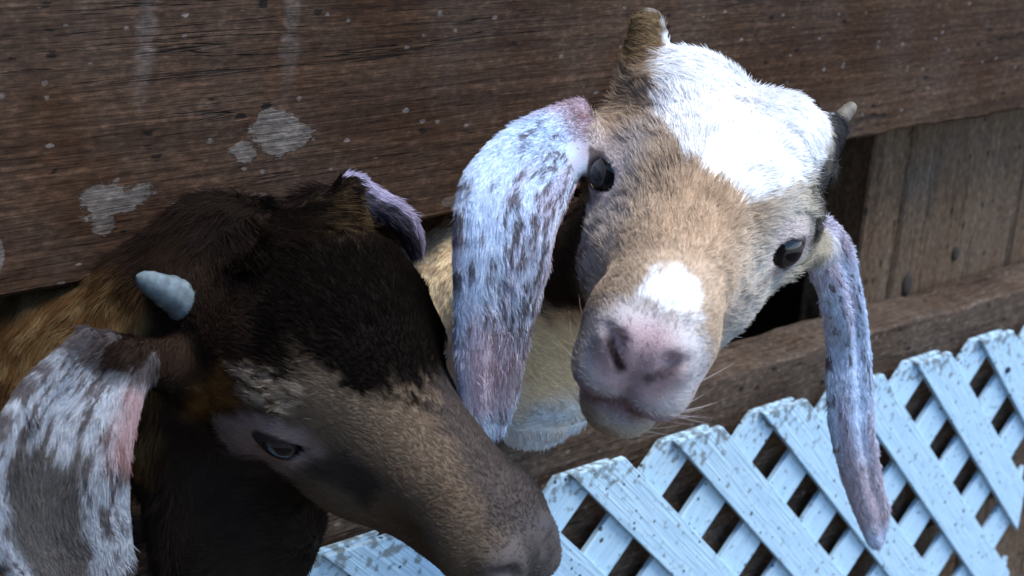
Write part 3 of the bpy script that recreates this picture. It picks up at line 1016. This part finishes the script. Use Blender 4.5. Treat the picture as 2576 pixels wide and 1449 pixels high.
def fur1(P, N, dens):
    L = g1.l(P); x, y, z = L.T
    er = np.hypot(np.abs(y - 1.2), (z - 1.05) * 1.3); eye = (np.abs(x) > 3.0) & (er < 1.2)
    front = P[:, 1] < 4.5
    body = (y < -6) | (P[:, 2] < -5)
    facing = (N * (CAM * 100 - P)).sum(1) > -18
    if dens:
        d = np.where(body, .75, 1.0) * front * ~eye
        nose = (y > 11.6) & (np.abs(z + 1.3) < 1.6)
        d = d * np.where(nose, .12, 1)
        return d * np.where(facing, 1, .06) + 1e-9
    _, cu_, cv_ = chart1(P)
    eid, uv, dv = EI1.query(P); e = eid >= 0
    pd = in_poly(cu_, cv_, PATCH); wh = (pd < 0) & (y < 4)
    ln = np.full(len(P), .62)
    ln = np.where(y > 6, .36, ln); ln = np.where(y > 9.5, .2, ln)
    ln = np.where(wh, .55, ln); ln = np.where(body & ~e, .5, ln); ln = np.where(e, .36, ln)
    ln = np.where((z < -1) & (y < 6) & ~e & ~body, .4, ln)
    ln = np.where((er < 2.2) & (np.abs(x) > 3), .22, ln)
    hb = np.minimum(np.linalg.norm(L - [5.3, -5.6, 6.1], axis=1), np.linalg.norm(L - [-4.5, -6.3, 4.9], axis=1))
    ln = np.where(hb < 2.0, .35, ln)
    fl = np.stack([x * .22, -np.ones(len(P)) + (y < -1) * 1.2, .25 * np.ones(len(P))], 1)   # back from the muzzle, parting outwards
    flow = fl @ g1.R.T
    flow = np.where(body[:, None], np.array([0.05, -.15, -1.0]), flow)
    flow = np.where(e[:, None], dv, flow)
    lift = np.where(e, .3, .38); lift = np.where(wh, .32, lift); lift = np.where(y > 8, .25, lift)
    ln = np.where((y > 9) & (np.abs(x) > .8) & (z < -1.5) & (rng.random(len(P)) < .012), 1.5, ln)
    wid = np.where(y > 8, .010, .013) * np.where(wh | body, 1.3, 1)
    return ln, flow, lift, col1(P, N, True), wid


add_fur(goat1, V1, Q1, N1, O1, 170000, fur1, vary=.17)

# ---- the dark goat in front ---------------------------------------------------------------
S2 = .95
t2 = CAM + S2 * (np.array([-0.1546, -0.068, -0.0052]) - CAM)
g2 = Goat([[-0.9267, 0.0424, -0.3734], [0.0354, -0.9793, -0.1992], [-0.3741, -0.1978, 0.906]], t2, S2)
O2 = np.array([-.25, .30, GZ])
earC = ear_sheet([(215, 838), (140, 905), (75, 965), (22, 1040), (-18, 1130), (-38, 1240), (-28, 1340), (20, 1425), (95, 1500)],
                 [(370, 905), (350, 985), (330, 1060), (318, 1130), (310, 1210), (310, 1290), (316, 1360), (315, 1440), (220, 1510)],
                 -.066, -.085, -.6)
earD = ear_sheet([(880, 466), (935, 480), (985, 508), (1022, 543), (1042, 580), (1048, 610), (1046, 640)],
                 [(868, 490), (915, 510), (960, 540), (998, 570), (1020, 600), (1034, 620), (1042, 640)],
                 -.055, -.065, .1)


def head2(L):
    F = head_sdf(L, .48)
    F = smin(F, ell(L, (-.2, -2.0, 3.8), (4.8, 5.6, 3.5)), 2.0)
    F = smin(F, cap(L, (3.0, -4.6, 3.6), (3.9, -6.4, 5.2), 1.5, .9), 1.5)
    F = smin(F, cap(L, (-3.0, -4.6, 3.6), (-3.9, -6.4, 5.2), 1.5, .9), 1.5)
    return F


def world2(F, P):
    n0 = g2.w((0, -4.0, -1.5))
    F = smin(F, cap(P, n0, (-22.0, -1.0, -.5), 3.5, 3.9), 2.0)
    F = smin(F, cap(P, (-22.0, -1.0, -.5), (-24.4, 6.0, -1.9), 3.9, 6.0), 2.0)
    F = smin(F, cap(P, (-24.4, 7.0, -1.9), (-26, 14, -6.0), 6.1, 10.5), 3.0)
    F = smin(F, ell(P, undep(405, 750, .635) * 100, (2.75, 2.75, 2.75)), 2.0)      # nape
    F = smin(F, ell(P, undep(560, 650, .625) * 100, (2.9, 2.9, 2.9)), 2.0)
    bc = unpix(600, 1300, -.04) * 100
    F = smin(F, ell(P, bc, (4.2, 3.6, 5.0)), 2.5)  # dark brisket added to stand for the shadowed area under the jaw
    for e_, a_ in ((earC, (3.4, -4.6, .2)), (earD, (-3.2, -4.6, 0))):
        F = smin(F, cap(P, g2.w(a_), e_[0].reshape(110, 44, 3)[3, 22], 1.6, .7), 1.0)
    F = smin(F, cap(P, (-26, 18, -9.0), (-28, 50, -8.0), 10.5, 11.0), 4.0)
    F = smin(F, cap(P, (-28, 58, -5.0), (-28, 66, -1.0), 2.2, 1.2), 2.0)
    return legs(F, P, ((-32, 17), (-21, 17), (-33, 50), (-22.5, 50)), -14.)


V, Q = build_body(g2, ((-40., -28., -21.), (2., 4., 20.)), (-42, -30, -48), (4, 70, 22), head2, world2, [(earC[0], .30), (earD[0], .26)])
EI2 = EarIndex([earC, earD])


VR2 = g2.R.T @ R_AX; VD2 = g2.R.T @ D_AX
# coat markings in head axes (cm)
BLACK = [(-4.5, -6.3), (-.6, -7.4), (2.6, -7.3), (4.4, -5.4), (5.2, -2), (5.2, 1.0), (4.0, .1), (2.0, -.6), (-.3, -.8), (-2.3, -2.5), (-3.8, -4.2)]
BROW = [(-4.4, -1.3), (-2.7, -1.2), (-1.2, -.4), (-1.7, .7), (-3.6, .2)]
ORANGE = [(-5.9, -.9), (-4.8, -1.3), (-4.2, .2), (-5.5, 1.0), (-7.1, .9)]
TEAR = [(-1.6, 3.2), (.1, 2.1), (2.2, 3.5), (1.4, 4.6), (0, 3.9)]
RING = [(-5.9, 1.2), (-3.6, .7), (-1.4, 1.2), (-.3, 2.5), (-1.3, 3.1), (-2.9, 3.9), (-4.4, 3.8), (-5.5, 2.5)]
EDGE = [(4.4, -.7), (6.2, -.6), (8.6, 2.2), (9.4, 5.2), (6.8, 4.8), (5.8, 2.6), (4.6, .5)]


def col2(P, N, hair=False):
    L = g2.l(P); x, y, z = L.T
    n1 = vnoise(P, .7, 21); n2 = vnoise(P, 2.2, 22); n3 = vnoise(P, 5, 23)
    c = np.tile(np.array([.016, .011, .009]), (len(P), 1))
    cu_, cv_ = L @ VR2, L @ VD2
    c = lerp(c, (.022, .014, .010), sstep(.35, .75, n1) * .7)
    c = lerp(c, (.026, .016, .011), sstep(2.2, 3.6, x + (n1 - .5) * 2.0) * .8)
    tf = sstep(.42, .62, n2) * sstep(1.8, .2, np.hypot((cu_ - .2) * .6, cv_ + 8.2))
    c = lerp(c, (.16, .10, .045), tf * .85)
    c = lerp(c, (.13, .08, .035), sstep(2.3, .6, np.hypot(cu_ - 2.6, (cv_ + 8.4) * 1.3)) * .8)
    # fawn muzzle
    mz = sstep(2.2, 4.6, y + x * .45 + (n1 - .5) * 1.2)
    c = lerp(c, (.165, .120, .082), mz * .95)
    d = in_poly(cu_, cv_, BLACK) + (n2 - .5) * 1.0
    c = lerp(c, (.006, .0045, .0035), sstep(.9, -.6, d + (n1 - .5) * 1.6 + (n3 - .5) * 1.4))
    d = in_poly(cu_, cv_, EDGE) + (n2 - .5) * .6
    c = lerp(c, (.06, .05, .048), sstep(.8, -.5, d) * .85)
    c = lerp(c, (.08, .075, .08), sstep(11.3, 12.5, y) * .7)
    er = np.hypot(y - 1.25, (z - 1.05) * 1.25)
    d = in_poly(cu_, cv_, ORANGE) + (n2 - .5) * .5
    c = lerp(c, (.20, .10, .03), sstep(.6, -.4, d) * .8)
    d = in_poly(cu_, cv_, RING) + (n2 - .5) * .4
    c = lerp(c, (.34, .26, .24), sstep(.5, -.3, d) * .8)
    d = in_poly(cu_, cv_, BROW) + (n2 - .5) * .6
    c = lerp(c, (.50, .39, .28), sstep(.5, -.3, d) * sstep(.35, .6, n3 * .6 + n2 * .4) * .9)
    c = lerp(c, (.02, .015, .015), sstep(1.22, 1.02, er) * (np.abs(x) > 3) * .9)
    d = in_poly(cu_, cv_, TEAR) + (n2 - .5) * .5
    c = lerp(c, (.045, .038, .033), sstep(.5, -.3, d) * .85)
    c = lerp(c, (.030, .022, .017), sstep(1.5, -.5, y) * sstep(-.8, -2.0, z) * .9)
    # tawny neck and shoulder in the gap
    nk = np.maximum(sstep(1.2, 3.2, P[:, 1]), sstep(-23.2, -24.6, P[:, 0]) * sstep(-6, -3.5, P[:, 1]) * sstep(-4.5, -2.5, P[:, 2])) * (P[:, 2] < 6)
    c = lerp(c, (.095, .050, .020), nk)
    c = lerp(c, (.19, .13, .060), nk * sstep(.5, .72, n2) * .7)
    eid, uv, _ = EI2.query(P); e = eid >= 0
    if e.any():
        u, v = uv[e, 0], uv[e, 1]; q = np.stack([u * 9, v * 9, eid[e] * 5.0], 1)
        a = vnoise(q * np.array([2.0, .8, 1]), 1.3, 25); b = vnoise(q * np.array([3.0, 1.2, 1]), 2.4, 26)
        ce = np.tile(np.array([.33, .35, .38]), (e.sum(), 1))
        ce = lerp(ce, (.07, .055, .052), sstep(.52, .66, a * .6 + b * .4) * .9)
        ce = lerp(ce, (.30, .16, .15), sstep(.72, .95, u) * sstep(.05, .15, v) * sstep(.5, .4, v) * .7)
        ce = lerp(ce, (.05, .035, .03), sstep(.16, .05, v) * .9)
        gr = sstep(.36, .46, v + (a - .5) * .25) * sstep(.08, .16, u) * sstep(.74, .66, u + (a - .5) * .1)
        ce = lerp(ce, (.085, .075, .068), gr * .95)
        ce = np.where((eid[e] == 1)[:, None], np.array([.42, .38, .50]) * (1 - .85 * sstep(.1, .35, u))[:, None], ce)
        c[e] = ce
    return np.clip(c, .003, .9)


goat2, V2, Q2, N2 = finish_goat('goat', g2, V, Q, O2, col2, 'dark brown goat with a black forehead and a fawn muzzle pointing to the lower right')
for s in (1, -1): add_eye(goat2, g2, s, O2)
HB, HT = g2.l(undep(505, 775, .598) * 100), g2.l(undep(342, 693, .578) * 100)
add_horn(goat2, g2, HB, HT, 1.35, O2, HORN_W, taper=.7)
add_horn(goat2, g2, (-3.2, -5.4, 4.2), (-4.2, -7.2, 4.6), .9, O2, HORN_W)


def fur2(P, N, dens):
    L = g2.l(P); x, y, z = L.T
    er = np.hypot((y - 1.2), (z - 1.05) * 1.2); eye = (np.abs(x) > 3.0) & (er < 1.2)
    facing = (N * (CAM * 100 - P)).sum(1) > -18
    if dens:
        d = (P[:, 1] < 7.0) * ~eye * np.where((y > 11.8) & (np.abs(z + 1.3) < 1.5), .15, 1.)
        return d * np.where(facing, 1, .06) + 1e-9
    eid, uv, dv = EI2.query(P); e = eid >= 0
    neck = (P[:, 1] > -5) & ~e
    ln = np.full(len(P), .36)
    ln = np.where((y < -3) & (np.abs(x + 1) < 3), 1.2, ln)
    ln = np.where(y > 3, .2, ln); ln = np.where(y > 10, .13, ln)
    ln = np.where(neck, .8, ln); ln = np.where(e, .4, ln)
    ln = np.where((er < 2.2) & (np.abs(x) > 3), .22, ln)
    tt_ = np.clip((L - HB) @ (HT - HB) / ((HT - HB) @ (HT - HB)), 0, 1)
    ln = np.where(np.linalg.norm(L - HB - tt_[:, None] * (HT - HB), axis=1) < 2.0, .3, ln)
    fl = np.stack([x * .15, -np.ones(len(P)) + (y < -2) * 1.9, .2 * np.ones(len(P))], 1)
    flow = fl @ g2.R.T
    flow = np.where(neck[:, None], np.array([-.3, -.1, -1.0]), flow)
    flow = np.where(e[:, None], dv, flow)
    lift = np.where(e, .3, .4)
    wid = np.where(y > 7, .011, .014)
    return ln, flow, lift, col2(P, N, True), wid


add_fur(goat2, V2, Q2, N2, O2, 130000, fur2, vary=.13)
